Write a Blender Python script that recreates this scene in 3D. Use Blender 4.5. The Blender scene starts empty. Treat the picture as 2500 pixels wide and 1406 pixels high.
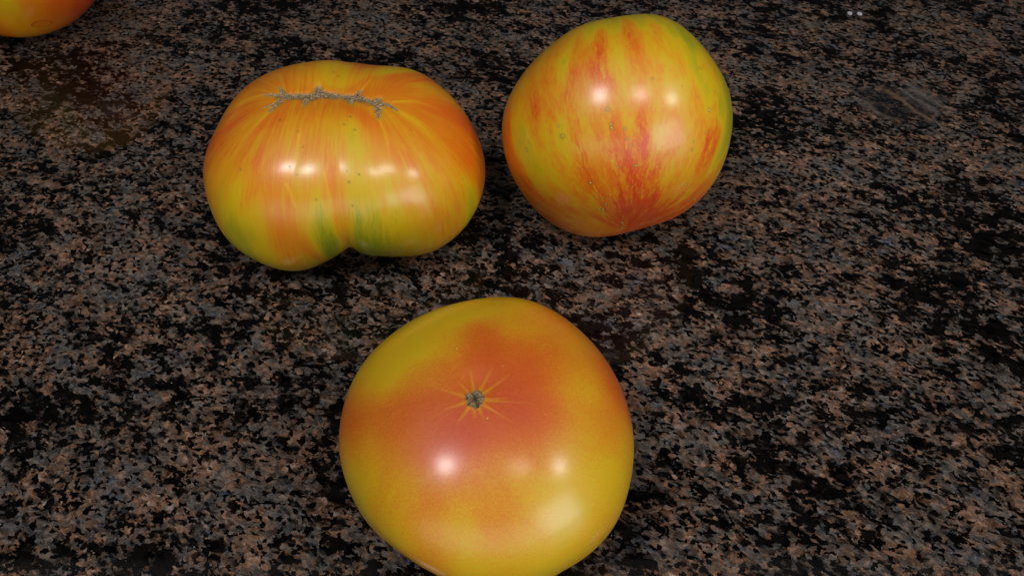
import bpy, bmesh, math, random
import numpy as np
from mathutils import Vector
S = bpy.context.scene
COL = S.collection
rng = np.random.default_rng(7)
random.seed(7)

# ---------------------------------------------------------------- camera
cam_d = bpy.data.cameras.new('camera'); cam = bpy.data.objects.new('camera', cam_d); COL.objects.link(cam)
cam_d.sensor_width = 36.0; cam_d.lens = 28.0; cam_d.clip_start = .01; cam_d.clip_end = 50
cam.location = (0, 0, .31); cam.rotation_euler = (math.radians(40), 0, 0)
S.camera = cam
# ---------------------------------------------------------------- dim room round the counter
W = bpy.data.worlds.new('World'); S.world = W; W.use_nodes = True
W.node_tree.nodes['Background'].inputs[0].default_value = (.9, .93, 1.0, 1)
W.node_tree.nodes['Background'].inputs[1].default_value = .03
S.view_settings.view_transform = 'Standard'; S.view_settings.look = 'None'
S.view_settings.exposure = 0; S.view_settings.gamma = 1

def aim(o, target):
    o.rotation_euler = (Vector(target)-o.location).to_track_quat('-Z', 'Y').to_euler()
def spot(name, loc, target, power, radius, cone, blend, col):
    l = bpy.data.lights.new(name, 'SPOT'); l.energy = power; l.shadow_soft_size = radius
    l.spot_size = math.radians(cone); l.spot_blend = blend; l.color = col
    o = bpy.data.objects.new(name, l); COL.objects.link(o); o.location = loc; aim(o, target); return o
def area(name, loc, target, power, sx, sy, col):
    l = bpy.data.lights.new(name, 'AREA'); l.shape = 'RECTANGLE'; l.size = sx; l.size_y = sy; l.energy = power; l.color = col
    o = bpy.data.objects.new(name, l); COL.objects.link(o); o.location = loc; aim(o, target); return o
# three ceiling downlights in a row behind the photographer, a bright window low on the right behind, and an added strip of glow standing in for the pale ceiling
spot('ceiling_lamp', (-.50, -.20, 1.30), (0, .24, 0), 26, .10, 43, 1.0, (1, .975, .94))
spot('ceiling_lamp', (.28, -.24, 1.30), (.0, .56, 0), 12, .08, 34, .55, (1, .975, .94))
spot('ceiling_lamp', (1.06, -.20, 1.26), (0, .22, 0), 19, .12, 42, 1.0, (1, .975, .94))
area('window_light', (1.45, -1.45, .70), (0, .25, .05), 22, 1.2, 1.3, (.93, .96, 1))
area('front_fill', (-.3, -2.4, .45), (0, .25, .05), 17, 3.2, 1.4, (1, .96, .9))  # broad unseen fill added to brighten the lower fronts of the fruit
area('ceiling_glow_strip', (0, .42, 1.55), (0, .42, 0), 1.7, 2.8, .6, (1, .97, .93))

# --- measured data: fruit shapes, ripeness samples, scars (directions from each fruit centre; widths in mm)
TOM_LEFT = {"axis":[0.02,-0.05,1],"a":0.0437,"b":[0.06787,0.05765],"n":2.35,"creases":[[-1.4407963267948967,0.22,0.16,2.5,0.95],[-1.4407963267948967,0.1,0.08,2.5,0.6],[-1.4057963267948965,0.09,0.055,1.8,0.42],[-1.8907963267948966,0.11,0.011,0.9,0.5],[-1.3807963267948966,0.12,0.013,0.95,0.55],[-0.9507963267948966,0.13,0.01,0.95,0.5],[-2.5207963267948967,0.15,0.01,1.2,0.6],[1.5507963267948965,0.3,0.05,1.2,0.9],[-0.5707963267948966,0.15,0.01,1.4,0.8]],"lobes":[[5,0.4,0.006],[7,1.2,0.005]],"dents":[[[-0.05,0.06,1],0.3,0.035],[[0.25,0.03,1],0.22,0.03],[[-0.32,0.08,1],0.22,0.03],[[0,0,-1],0.5,0.1]],"c":[-0.0854,0.30913,0.03938],"sig":0.26,"K":[[-0.9603,-0.2041,0.1903],[-0.9662,-0.153,0.2074],[-0.9668,-0.0846,0.2413],[-0.9613,-0.0168,0.275],[-0.95,0.0498,0.3083],[-0.933,0.1146,0.3412],[-0.9105,0.177,0.3737],[-0.8852,0.2538,0.3898],[-0.8521,0.3101,0.4216],[-0.815,0.3801,0.4373],[-0.7728,0.4283,0.4684],[-0.7269,0.472,0.4988],[-0.6714,0.4878,0.5579],[-0.6238,0.5617,0.5434],[-0.5626,0.5826,0.5865],[-0.5097,0.6295,0.5865],[-0.4471,0.6629,0.6005],[-0.3877,0.6994,0.6005],[-0.3209,0.7208,0.6143],[-0.2534,0.7358,0.628],[-0.1856,0.7444,0.6414],[-0.12,0.7577,0.6414],[-0.0543,0.7763,0.628],[0.0527,0.7541,0.6547],[0.1293,0.7331,0.6677],[0.1883,0.7551,0.628],[0.2624,0.7209,0.6414],[0.3165,0.7456,0.5865],[0.3768,0.7394,0.5579],[0.4372,0.7276,0.5287],[0.5052,0.6704,0.5434],[0.5628,0.6474,0.5139],[0.6189,0.6189,0.4837],[0.6729,0.5849,0.4529],[0.7242,0.5457,0.4216],[0.7723,0.5016,0.3898],[0.819,0.4355,0.3737],[0.8476,0.4319,0.3083],[0.8826,0.3929,0.2582],[0.9157,0.3333,0.2244],[0.9367,0.3043,0.1732],[0.9588,0.2569,0.1216],[0.9707,0.2241,0.0869],[0.9835,0.1734,0.0522],[0.9901,0.1392,-0.0174],[0.9921,0.1043,-0.0696],[0.9939,0.0347,-0.1043],[0.9912,-0.0519,-0.1216],[0.9807,-0.1378,-0.1388],[0.9634,-0.2048,-0.1732],[0.9449,-0.2532,-0.2074],[0.9176,-0.3159,-0.2413],[0.885,-0.3757,-0.275],[0.855,-0.417,-0.3083],[0.8154,-0.49,-0.3083],[0.7743,-0.5222,-0.3575],[0.7299,-0.55,-0.4058],[0.6792,-0.6116,-0.4058],[0.6299,-0.6523,-0.4216],[0.5731,-0.683,-0.4529],[0.5193,-0.7148,-0.4684],[0.4632,-0.7709,-0.4373],[0.4048,-0.7944,-0.4529],[0.342,-0.8057,-0.4837],[0.2779,-0.8553,-0.4373],[0.2157,-0.8651,-0.4529],[0.1548,-0.878,-0.4529],[0.0616,-0.8814,-0.4684],[-0.015,-0.8577,-0.5139],[-0.0763,-0.8719,-0.4837],[-0.1382,-0.8727,-0.4684],[-0.2117,-0.8492,-0.4837],[-0.273,-0.8403,-0.4684],[-0.3452,-0.8133,-0.4684],[-0.3975,-0.815,-0.4216],[-0.457,-0.7915,-0.4058],[-0.5242,-0.7487,-0.4058],[-0.575,-0.7359,-0.3575],[-0.629,-0.6986,-0.3412],[-0.6764,-0.6764,-0.2916],[-0.718,-0.6464,-0.2582],[-0.7602,-0.6156,-0.2074],[-0.7968,-0.5789,-0.1732],[-0.8398,-0.5248,-0.1388],[-0.8627,-0.4981,-0.0869],[-0.8905,-0.4537,-0.0348],[-0.9062,-0.4226,0.0174],[-0.9249,-0.3737,0.0696],[-0.9459,-0.3073,0.1043],[-0.9495,-0.2723,0.156]],"W":[0.00702,0.01282,0.01274,-7e-05,-0.01919,-0.03129,-0.02697,-0.00716,0.01286,0.02018,0.00818,-0.01023,-0.01821,-0.01563,0.00497,0.01974,0.02063,0.00439,-0.02139,-0.03527,-0.02423,0.01083,0.05289,0.055,0.01234,-0.01998,-0.05284,-0.05066,-0.02553,0.00749,0.05684,0.04793,0.01397,-0.02194,-0.03646,-0.02301,0.01125,0.01346,0.01464,-0.00197,-0.01633,-0.0232,-0.01747,-0.00685,0.02453,0.03956,0.02604,-0.00111,-0.01121,0.00125,0.01521,0.02247,0.01382,2e-05,-0.0228,-0.02043,0.00381,0.01332,0.02471,0.04151,0.02141,-0.07166,-0.08332,-0.10024,0.04743,0.06251,0.10656,0.00977,-0.1564,-0.07829,-0.04217,0.037,0.06322,0.10544,-0.00403,-0.02738,-0.01551,-0.03327,-0.00657,0.014,0.02414,0.02162,0.00949,-0.00633,-0.00561,-0.00277,0.00055,-0.00086,-0.00172,-0.00158]}
RIPE_LEFT = [[-0.4785,0.4396,0.7601,0.68],[-0.2642,0.503,0.8229,0.6],[-0.0971,0.4754,0.8744,0.45],[0.1283,0.4133,0.9015,0.5],[0.2148,0.5603,0.8,0.8],[0.316,0.4563,0.8319,0.55],[0.4928,0.5174,0.6996,0.42],[0.6108,0.3674,0.7014,0.85],[0.6979,0.4022,0.5927,0.8],[0.7771,0.3383,0.5307,0.6],[-0.6496,0.2252,0.7262,0.75],[-0.7527,0.1079,0.6495,0.7],[-0.8311,-0.0737,0.5512,0.82],[-0.4588,0.1797,0.8702,0.7],[0.3661,0.2181,0.9047,0.75],[0.5108,0.1552,0.8456,0.8],[-0.6391,-0.2364,0.7319,0.7],[-0.4408,-0.3146,0.8407,0.75],[-0.2737,-0.4399,0.8553,0.7],[-0.1588,-0.2463,0.9561,0.7],[0.0272,-0.3612,0.9321,0.6],[-0.0005,-0.1752,0.9845,0.75],[0.1395,-0.2398,0.9608,0.7],[0.252,-0.3937,0.884,0.45],[0.2734,-0.514,0.8131,0.32],[0.3606,-0.327,0.8735,0.8],[0.4457,-0.3515,0.8233,0.85],[0.5024,-0.4512,0.7376,0.75],[0.5953,-0.2946,0.7476,0.65],[0.6977,-0.2366,0.6762,0.6],[0.8086,-0.0984,0.5801,0.75],[0.895,0.0281,0.4451,0.9],[0.9439,-0.0431,0.3274,0.8],[0.8595,-0.1969,0.4718,0.75],[-0.8516,-0.3485,0.3916,0.8],[-0.8412,-0.2222,0.493,0.88],[-0.6956,-0.4161,0.5856,0.7],[-0.6571,-0.3795,0.6513,0.75],[-0.6999,-0.5712,0.4288,0.6],[-0.85,-0.4727,0.2325,0.65],[-0.5216,-0.4811,0.7047,0.6],[-0.3197,-0.5443,0.7756,0.58],[-0.1602,-0.5673,0.8078,0.6],[-0.0265,-0.5747,0.8179,0.6],[0.1264,-0.5684,0.813,0.5],[0.4077,-0.5177,0.7521,0.6],[0.511,-0.5133,0.6895,0.75],[0.627,-0.4858,0.609,0.6],[0.7484,-0.374,0.5477,0.65],[0.8394,-0.3626,0.405,0.65],[0.9114,-0.2854,0.2964,0.8],[0.9803,-0.0984,0.1712,0.82],[0.9804,-0.195,0.0266,0.75],[0.907,-0.3895,0.1602,0.6],[-0.5337,-0.6321,0.5617,0.7],[-0.4582,-0.7235,0.5163,0.72],[-0.5679,-0.7046,0.4254,0.45],[-0.3376,-0.7832,0.522,0.7],[-0.3923,-0.8273,0.4021,0.74],[-0.2734,-0.8773,0.3945,0.6],[-0.142,-0.8402,0.5233,0.5],[0.0258,-0.8489,0.528,0.6],[0.1287,-0.8063,0.5774,0.68],[0.1526,-0.8888,0.4321,0.74],[0.225,-0.8291,0.5119,0.4],[0.2332,-0.8744,0.4255,0.36],[0.3127,-0.8403,0.4429,0.4],[0.4591,-0.7747,0.4348,0.45],[0.6289,-0.6983,0.3419,0.55],[0.7631,-0.5799,0.2854,0.5],[0.8202,-0.543,0.1799,0.5],[-0.7874,-0.604,0.1233,0.55],[-0.6839,-0.7084,0.1746,0.3],[-0.6943,-0.673,0.2551,0.35],[-0.5671,-0.7898,0.2338,0.55],[-0.5586,-0.8229,0.1036,0.3],[-0.688,-0.7257,-0.0042,0.3],[-0.4566,-0.8569,0.2392,0.7],[-0.3413,-0.9026,0.2623,0.78],[-0.2937,-0.9387,0.1808,0.76],[-0.1511,-0.9367,0.3157,0.55],[-0.0578,-0.9566,0.2855,0.5],[-0.0151,-0.9905,0.1363,0.08],[0.0054,-0.9995,0.0311,-0.05],[-0.0144,-0.9686,0.2482,0.32],[-0.0262,-0.9996,-0.012,0.0],[-0.0677,-0.9826,0.1732,0.12],[0.0178,-0.9988,-0.0462,0.05],[0.2627,-0.9425,0.2068,0.32],[0.2933,-0.9529,-0.0777,0.0],[0.2729,-0.9589,0.0775,0.0],[0.3479,-0.9258,-0.1478,0.05],[0.3343,-0.938,0.0912,0.12],[0.4081,-0.9104,-0.0682,0.14],[0.3886,-0.9203,0.0449,0.15],[-0.6931,-0.7203,-0.0284,0.12],[-0.6282,-0.7765,-0.0483,0.18],[-0.515,-0.8488,0.1195,0.25],[0.9331,-0.3544,-0.0602,0.15],[-0.082,-0.9959,0.0383,0.3],[-0.1457,-0.9887,-0.0354,0.9],[-0.2352,-0.9719,-0.0058,0.7],[-0.3575,-0.9338,-0.0123,0.75],[-0.4668,-0.8843,0.0133,0.6],[-0.523,-0.841,-0.1388,0.4],[-0.3578,-0.9194,-0.1632,0.6],[-0.2275,-0.94,-0.2543,0.4],[-0.4146,-0.8626,-0.2899,0.4],[0.0975,-0.9673,0.2342,0.5],[0.1574,-0.9702,0.1841,0.75],[0.1686,-0.9855,0.018,0.65],[0.1123,-0.97,-0.2154,0.5],[0.2795,-0.9504,0.1367,0.2],[0.2796,-0.9601,-0.005,0.08],[0.3197,-0.9454,-0.0629,0.12],[0.3758,-0.902,0.2126,0.3],[0.4473,-0.8908,0.08,0.3],[0.4873,-0.8453,0.219,0.42],[0.544,-0.8313,-0.1143,0.35],[0.6019,-0.7959,0.0652,0.42],[0.6574,-0.7313,0.1819,0.55],[0.6932,-0.7207,0.0114,0.6],[0.7041,-0.6782,-0.2106,0.45],[0.7831,-0.6217,0.0159,0.65],[0.8193,-0.5605,-0.1207,0.55],[0.8883,-0.4568,-0.0475,0.55],[0.9301,-0.3636,-0.0522,0.35],[0.9643,-0.2637,-0.0264,0.5],[0.7998,-0.5175,-0.3042,0.6],[0.5876,-0.7573,-0.2849,0.5]]
TOM_RIGHT = {"axis":[0.09,-0.8,-0.6],"a":0.0492,"b":[0.05843,0.0574],"n":2.2,"creases":[],"lobes":[[5,0.3,0.01],[3,1.0,0.008]],"dents":[[[-0.09,0.8,0.6],0.35,0.1]],"c":[0.05312,0.32118,0.05489],"sig":0.28,"K":[[-0.9951,-0.0696,0.0696],[-0.9945,-0.0,0.1043],[-0.9847,0.0172,0.1732],[-0.9777,0.0341,0.2074],[-0.9624,0.0842,0.2582],[-0.9442,0.1159,0.3083],[-0.9185,0.1291,0.3737],[-0.894,0.19,0.4058],[-0.8609,0.1988,0.4684],[-0.8246,0.2365,0.5139],[-0.7842,0.2398,0.5723],[-0.7415,0.2699,0.6143],[-0.7009,0.312,0.6414],[-0.6478,0.3159,0.6933],[-0.5978,0.3314,0.7299],[-0.5409,0.325,0.7757],[-0.4889,0.3298,0.8076],[-0.4309,0.3366,0.8373],[-0.3677,0.3196,0.8733],[-0.3063,0.3172,0.8975],[-0.22,0.3262,0.9193],[-0.1527,0.3274,0.9325],[-0.0834,0.3347,0.9386],[-0.0218,0.3113,0.9501],[0.0434,0.309,0.9501],[0.118,0.3241,0.9386],[0.1908,0.3441,0.9193],[0.2521,0.3226,0.9123],[0.316,0.2845,0.9051],[0.3818,0.2774,0.8817],[0.4512,0.282,0.8467],[0.5128,0.2613,0.8177],[0.5765,0.2567,0.7757],[0.6303,0.2294,0.7417],[0.6811,0.1953,0.7057],[0.7192,0.1398,0.6806],[0.7687,0.1217,0.628],[0.8055,0.0847,0.5865],[0.8383,0.0439,0.5434],[0.8577,0.015,0.5139],[0.883,-0.0308,0.4684],[0.9033,-0.079,0.4216],[0.9288,-0.0976,0.3575],[0.9396,-0.1488,0.3083],[0.9368,-0.2163,0.275],[0.9492,-0.2367,0.2074],[0.9367,-0.3043,0.1732],[0.9404,-0.3238,0.1043],[0.9391,-0.3418,0.0348],[0.9135,-0.4067,0.0],[0.9041,-0.4216,-0.0696],[0.8699,-0.4822,-0.1043],[0.8467,-0.5087,-0.156],[0.8367,-0.483,-0.2582],[0.7876,-0.5515,-0.275],[0.769,-0.5187,-0.3737],[0.7157,-0.5795,-0.3898],[0.6729,-0.5849,-0.4529],[0.6274,-0.5851,-0.5139],[0.5765,-0.597,-0.5579],[0.5246,-0.6035,-0.6005],[0.4638,-0.6384,-0.6143],[0.4097,-0.6074,-0.6806],[0.3481,-0.6029,-0.7179],[0.278,-0.6244,-0.7299],[0.2112,-0.6501,-0.7299],[0.1367,-0.6433,-0.7533],[0.044,-0.6295,-0.7757],[-0.022,-0.6307,-0.7757],[-0.0987,-0.6233,-0.7757],[-0.1668,-0.6225,-0.7646],[-0.2364,-0.5851,-0.7757],[-0.3026,-0.569,-0.7646],[-0.3723,-0.5733,-0.7299],[-0.4381,-0.541,-0.7179],[-0.501,-0.501,-0.7057],[-0.5612,-0.4709,-0.6806],[-0.6215,-0.4684,-0.628],[-0.6798,-0.476,-0.5579],[-0.727,-0.4197,-0.5434],[-0.7722,-0.3935,-0.4988],[-0.8145,-0.3626,-0.4529],[-0.8538,-0.345,-0.3898],[-0.8888,-0.306,-0.3412],[-0.9194,-0.2811,-0.275],[-0.9456,-0.2358,-0.2244],[-0.9624,-0.2222,-0.156],[-0.9794,-0.1727,-0.1043],[-0.9889,-0.139,-0.0522],[-0.9944,-0.1045,0.0174]],"W":[0.00388,0.01357,0.01533,0.01121,-0.00734,-0.02337,-0.02894,-0.02664,-0.01,0.01231,0.00652,0.00159,0.00482,-0.02978,-0.03432,-0.02906,-0.00235,0.02666,0.03814,0.02947,-0.00379,-0.02564,-0.03073,-0.01673,0.00403,0.02087,0.02188,0.01945,0.01318,0.00095,-0.00727,-0.00636,-0.00311,-0.00132,-0.00341,-0.00897,-0.01367,-0.01642,-0.01513,-0.01193,-0.00501,0.00156,0.0039,0.00281,-0.00134,-0.00741,-0.01137,-0.014,-0.0138,-0.00997,-0.00546,0.00089,0.00548,0.00628,0.00621,-0.0018,-0.00324,-0.00386,0.00261,0.01282,0.02039,0.02066,0.01139,-0.00278,-0.01168,-0.00889,0.0011,0.01791,0.02683,0.02691,0.02233,0.00998,0.00563,0.00819,0.01069,0.01473,0.01763,0.01598,0.00811,0.00145,-0.00549,-0.008,-0.0041,0.00285,0.00835,0.007,-0.00065,-0.00904,-0.01219,-0.00676]}
RIPE_RIGHT = [[0.097,0.078,0.9922,0.25],[-0.1202,0.0419,0.9919,0.25],[-0.3175,0.0164,0.9481,0.28],[0.2703,0.0386,0.962,0.2],[0.4579,-0.0759,0.8857,0.12],[-0.4468,-0.0584,0.8927,0.47500000000000003],[0.0004,-0.0578,0.9983,0.675],[-0.0252,-0.1642,0.9861,0.775],[0.0142,-0.2558,0.9666,0.775],[0.0371,-0.3821,0.9234,0.7250000000000001],[0.1927,-0.0498,0.98,0.5750000000000001],[0.1077,-0.2524,0.9616,0.47500000000000003],[0.3006,-0.2123,0.9298,0.42500000000000004],[0.4585,-0.2931,0.839,0.25],[0.3385,-0.3132,0.8873,0.5750000000000001],[-0.4157,-0.1612,0.8951,0.775],[-0.4168,-0.2683,0.8685,0.5750000000000001],[-0.2468,-0.2126,0.9454,0.775],[-0.2663,-0.326,0.9071,0.86],[-0.2836,-0.4057,0.8689,0.86],[-0.2555,-0.4877,0.8348,0.8250000000000001],[-0.2118,-0.5639,0.7982,0.775],[-0.1822,-0.6187,0.7642,0.675],[-0.4486,-0.3593,0.8183,0.8250000000000001],[-0.3904,-0.4746,0.7889,0.8250000000000001],[-0.5405,-0.1444,0.8288,0.625],[-0.5237,-0.2643,0.8099,0.2],[-0.554,-0.2994,0.7768,0.525],[-0.6596,-0.2551,0.707,0.775],[-0.598,-0.305,0.7412,0.625],[-0.719,-0.2709,0.64,0.5750000000000001],[-0.7442,-0.3703,0.5559,0.775],[-0.7134,-0.4727,0.5173,0.775],[-0.8094,-0.2699,0.5216,0.5750000000000001],[-0.8679,-0.2806,0.4098,0.5750000000000001],[-0.1467,-0.3874,0.9102,0.42500000000000004],[-0.0901,-0.5132,0.8535,0.42500000000000004],[-0.1266,-0.2831,0.9507,0.42500000000000004],[0.1267,-0.4255,0.896,0.625],[0.1534,-0.5366,0.8298,0.47500000000000003],[0.2789,-0.5136,0.8115,0.42500000000000004],[0.4102,-0.4718,0.7805,0.47500000000000003],[0.5663,-0.2955,0.7694,0.47500000000000003],[0.5688,-0.448,0.6898,0.3],[0.6873,-0.2982,0.6624,0.525],[0.6946,-0.3847,0.608,0.08],[0.6419,-0.5028,0.579,0.47500000000000003],[0.8264,-0.359,0.4338,0.12],[0.8101,-0.5033,0.3007,0.1],[-0.3312,-0.522,0.786,0.5750000000000001],[-0.3921,-0.5779,0.7157,0.525],[-0.48,-0.5677,0.6688,0.775],[-0.5683,-0.4988,0.6544,0.5750000000000001],[-0.597,-0.5755,0.5589,0.625],[-0.4495,-0.6682,0.5929,0.675],[-0.3306,-0.7079,0.6242,0.525],[-0.2103,-0.7542,0.6221,0.47500000000000003],[-0.0912,-0.7079,0.7004,0.47500000000000003],[-0.0301,-0.7318,0.6808,0.625],[0.0631,-0.7702,0.6347,0.775],[0.1562,-0.7621,0.6283,0.5750000000000001],[0.2811,-0.7402,0.6108,0.525],[0.4773,-0.6367,0.6056,0.5750000000000001],[0.5099,-0.6009,0.6156,0.625],[0.4155,-0.7378,0.5321,0.525],[-0.929,-0.2773,0.2449,0.775],[-0.9423,-0.3262,0.0755,0.775],[-0.8565,-0.4468,0.2585,0.3],[-0.7951,-0.5479,0.2599,0.2],[-0.7644,-0.6151,0.193,0.3],[-0.891,-0.4538,0.0122,0.775],[-0.709,-0.5952,0.3782,0.525],[-0.6211,-0.6887,0.374,0.47500000000000003],[-0.6494,-0.722,0.2386,0.42500000000000004],[-0.536,-0.7043,0.4654,0.2],[-0.5054,-0.7515,0.4241,0.42500000000000004],[-0.4467,-0.7767,0.4441,0.625],[-0.4156,-0.8182,0.3974,0.86],[-0.3541,-0.8786,0.3205,0.86],[-0.3275,-0.8163,0.4758,0.525],[-0.2937,-0.8829,0.3664,0.5750000000000001],[-0.2377,-0.8209,0.5193,0.87],[-0.1758,-0.8473,0.5011,0.87],[-0.0804,-0.8878,0.4531,0.86],[-0.1171,-0.821,0.5589,0.775],[-0.1998,-0.9153,0.3497,0.775],[-0.0739,-0.9296,0.3611,0.89],[-0.01,-0.9319,0.3627,0.89],[0.0538,-0.842,0.5369,0.89],[0.0765,-0.8879,0.4537,0.89],[0.1188,-0.9259,0.3586,0.87],[0.1797,-0.9053,0.3849,0.725],[0.2937,-0.8244,0.4839,0.775],[0.1978,-0.8437,0.499,0.42500000000000004],[0.3177,-0.8893,0.329,0.525],[0.4215,-0.8946,0.1487,0.5750000000000001],[0.4941,-0.8249,0.2746,0.47500000000000003],[0.5075,-0.78,0.366,0.5750000000000001],[0.6479,-0.6721,0.3586,0.87],[0.5907,-0.7499,0.2979,0.87],[0.7331,-0.6577,0.1735,0.3],[0.7972,-0.548,0.2532,0.2],[0.7548,-0.6551,0.0325,0.625],[-0.8288,-0.5589,-0.0281,0.785],[-0.772,-0.6263,-0.1086,0.765],[-0.739,-0.6732,0.0256,0.47500000000000003],[-0.5929,-0.7955,0.1252,0.42500000000000004],[-0.4434,-0.8839,0.1484,0.5750000000000001],[-0.3505,-0.9198,0.1765,0.86],[-0.2544,-0.9548,0.154,0.9099999999999999],[-0.2082,-0.9568,0.2032,0.625],[-0.1239,-0.9776,0.1704,0.8250000000000001],[0.0096,-0.9844,0.1756,0.935],[0.1396,-0.9676,0.2102,0.9099999999999999],[0.2085,-0.9572,0.2009,0.725],[0.3343,-0.9388,0.0836,0.675],[0.4772,-0.8753,-0.0785,0.775],[0.5666,-0.8239,-0.0145,0.625],[0.6813,-0.7307,-0.0447,0.86],[-0.7111,-0.6374,-0.2967,0.775],[-0.6213,-0.7371,-0.2658,0.805],[-0.5039,-0.8612,-0.0658,0.625],[-0.3764,-0.9234,-0.0751,0.725],[-0.2744,-0.9549,-0.1134,0.625],[-0.1709,-0.9804,-0.0984,0.8250000000000001],[-0.0281,-0.9954,-0.0917,1.05],[0.1204,-0.9873,-0.1035,1.0975000000000001],[0.2222,-0.9734,-0.0568,1.0025],[0.3696,-0.8978,-0.2394,0.9075],[0.531,-0.7846,-0.32,0.86],[-0.5318,-0.6689,-0.5194,0.785],[-0.4032,-0.7533,-0.5196,0.765],[-0.2727,-0.8302,-0.4862,0.7050000000000001],[-0.1155,-0.818,-0.5635,0.765],[0.0218,-0.8874,-0.4604,1.0025],[0.1372,-0.8874,-0.44,1.145],[0.2433,-0.8963,-0.3708,1.0975000000000001],[0.3743,-0.8035,-0.4628,1.0025]]
TOM_BOTTOM = {"axis":[-0.03,-0.1,1],"a":0.04208,"b":[0.05423,0.0561],"n":2.25,"creases":[[-1.9207963267948966,0.22,0.035,2.0,0.6],[-1.0207963267948965,0.22,0.025,2.0,0.6]],"lobes":[[6,0.2,0.006],[4,0.9,0.006]],"dents":[[[-0.04,0.02,1],0.16,0.022],[[0,0,-1],0.4,0.1]],"c":[-0.00938,0.14963,0.03878],"sig":0.28,"K":[[-0.9823,-0.1032,0.156],[-0.9843,-0.0344,0.1732],[-0.9811,0.0343,0.1903],[-0.9729,0.1023,0.2074],[-0.9526,0.1852,0.2413],[-0.9329,0.2675,0.2413],[-0.9078,0.3304,0.2582],[-0.8783,0.3911,0.275],[-0.8446,0.4491,0.2916],[-0.8057,0.4841,0.3412],[-0.765,0.5357,0.3575],[-0.7154,0.6003,0.3575],[-0.6893,0.6207,0.3737],[-0.6349,0.6575,0.4058],[-0.5829,0.6946,0.4216],[-0.5201,0.7428,0.4216],[-0.4632,0.7709,0.4373],[-0.3942,0.8083,0.4373],[-0.334,0.8266,0.4529],[-0.2583,0.8449,0.4684],[-0.1988,0.8609,0.4684],[-0.1218,0.8667,0.4837],[-0.0305,0.8747,0.4837],[0.0458,0.874,0.4837],[0.1194,0.8495,0.5139],[0.1837,0.8642,0.4684],[0.2559,0.837,0.4837],[0.3195,0.8323,0.4529],[0.3908,0.8013,0.4529],[0.4534,0.7853,0.4216],[0.5071,0.7518,0.4216],[0.5752,0.7103,0.4058],[0.6162,0.6844,0.3898],[0.6672,0.6443,0.3737],[0.7154,0.6003,0.3575],[0.7605,0.5525,0.3412],[0.8107,0.4871,0.3248],[0.8446,0.4491,0.2916],[0.8783,0.3911,0.275],[0.9078,0.3304,0.2582],[0.9329,0.2675,0.2413],[0.9569,0.2034,0.2074],[0.9722,0.1366,0.1903],[0.984,0.0861,0.156],[0.9902,-0.0173,0.1388],[0.9865,-0.0863,0.1388],[0.9804,-0.1553,0.1216],[0.9758,-0.2074,0.0696],[0.96,-0.2753,0.0522],[0.9384,-0.3416,0.0522],[0.9205,-0.3907,0.0],[0.891,-0.454,0.0],[0.8648,-0.4993,-0.0522],[0.8341,-0.5417,-0.1043],[0.7943,-0.5985,-0.1043],[0.7491,-0.6512,-0.1216],[0.7085,-0.6842,-0.1732],[0.659,-0.7319,-0.1732],[0.6288,-0.7494,-0.2074],[0.575,-0.7914,-0.2074],[0.5164,-0.8264,-0.2244],[0.4575,-0.8604,-0.2244],[0.3947,-0.8865,-0.2413],[0.3319,-0.9119,-0.2413],[0.2663,-0.9287,-0.2582],[0.2009,-0.945,-0.2582],[0.1172,-0.9543,-0.275],[0.0336,-0.9609,-0.275],[-0.0336,-0.9609,-0.275],[-0.101,-0.9608,-0.2582],[-0.1678,-0.9514,-0.2582],[-0.2348,-0.9416,-0.2413],[-0.3011,-0.9268,-0.2244],[-0.3775,-0.8893,-0.2582],[-0.4406,-0.8647,-0.2413],[-0.5019,-0.8353,-0.2244],[-0.549,-0.8139,-0.1903],[-0.5908,-0.784,-0.1903],[-0.6366,-0.7586,-0.1388],[-0.6895,-0.714,-0.1216],[-0.7391,-0.6655,-0.1043],[-0.7837,-0.6123,-0.1043],[-0.818,-0.5728,-0.0522],[-0.848,-0.5299,0.0],[-0.8828,-0.4694,0.0174],[-0.9051,-0.422,0.0522],[-0.9313,-0.3575,0.0696],[-0.9527,-0.2913,0.0869],[-0.9691,-0.2237,0.1043],[-0.9753,-0.172,0.1388]],"W":[0.01636,0.01455,0.00676,-0.00181,-0.00654,-0.00049,0.00765,0.01401,0.01476,0.00776,-0.0013,-0.00946,-0.01222,-0.01251,-0.00648,0.00424,0.00875,0.00933,0.00406,-0.00252,-0.00419,-0.00103,0.00764,0.01342,0.01635,0.01012,0.00607,3e-05,-0.00026,0.00016,0.00273,0.0024,-0.00024,-0.00446,-0.00702,-0.00538,0.00227,0.00579,0.00804,0.00373,-0.00484,-0.01248,-0.01032,-0.00189,0.01884,0.02411,0.01666,0.0021,-0.01399,-0.0223,-0.01111,-0.00091,0.01775,0.02305,0.0117,-0.00434,-0.02479,-0.02138,-0.02774,-0.00845,0.00169,0.01169,0.00293,-2e-05,-0.00861,-0.00367,-0.00549,-0.0079,-0.01795,-0.00868,-0.016,0.01019,0.03824,-0.03042,-0.02107,-0.02437,-0.01851,-0.03204,-0.03053,-0.0262,-0.00785,0.02435,0.01271,-0.00937,-0.00841,-0.02168,-0.01751,-0.00793,0.00481,0.00985]}
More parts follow.
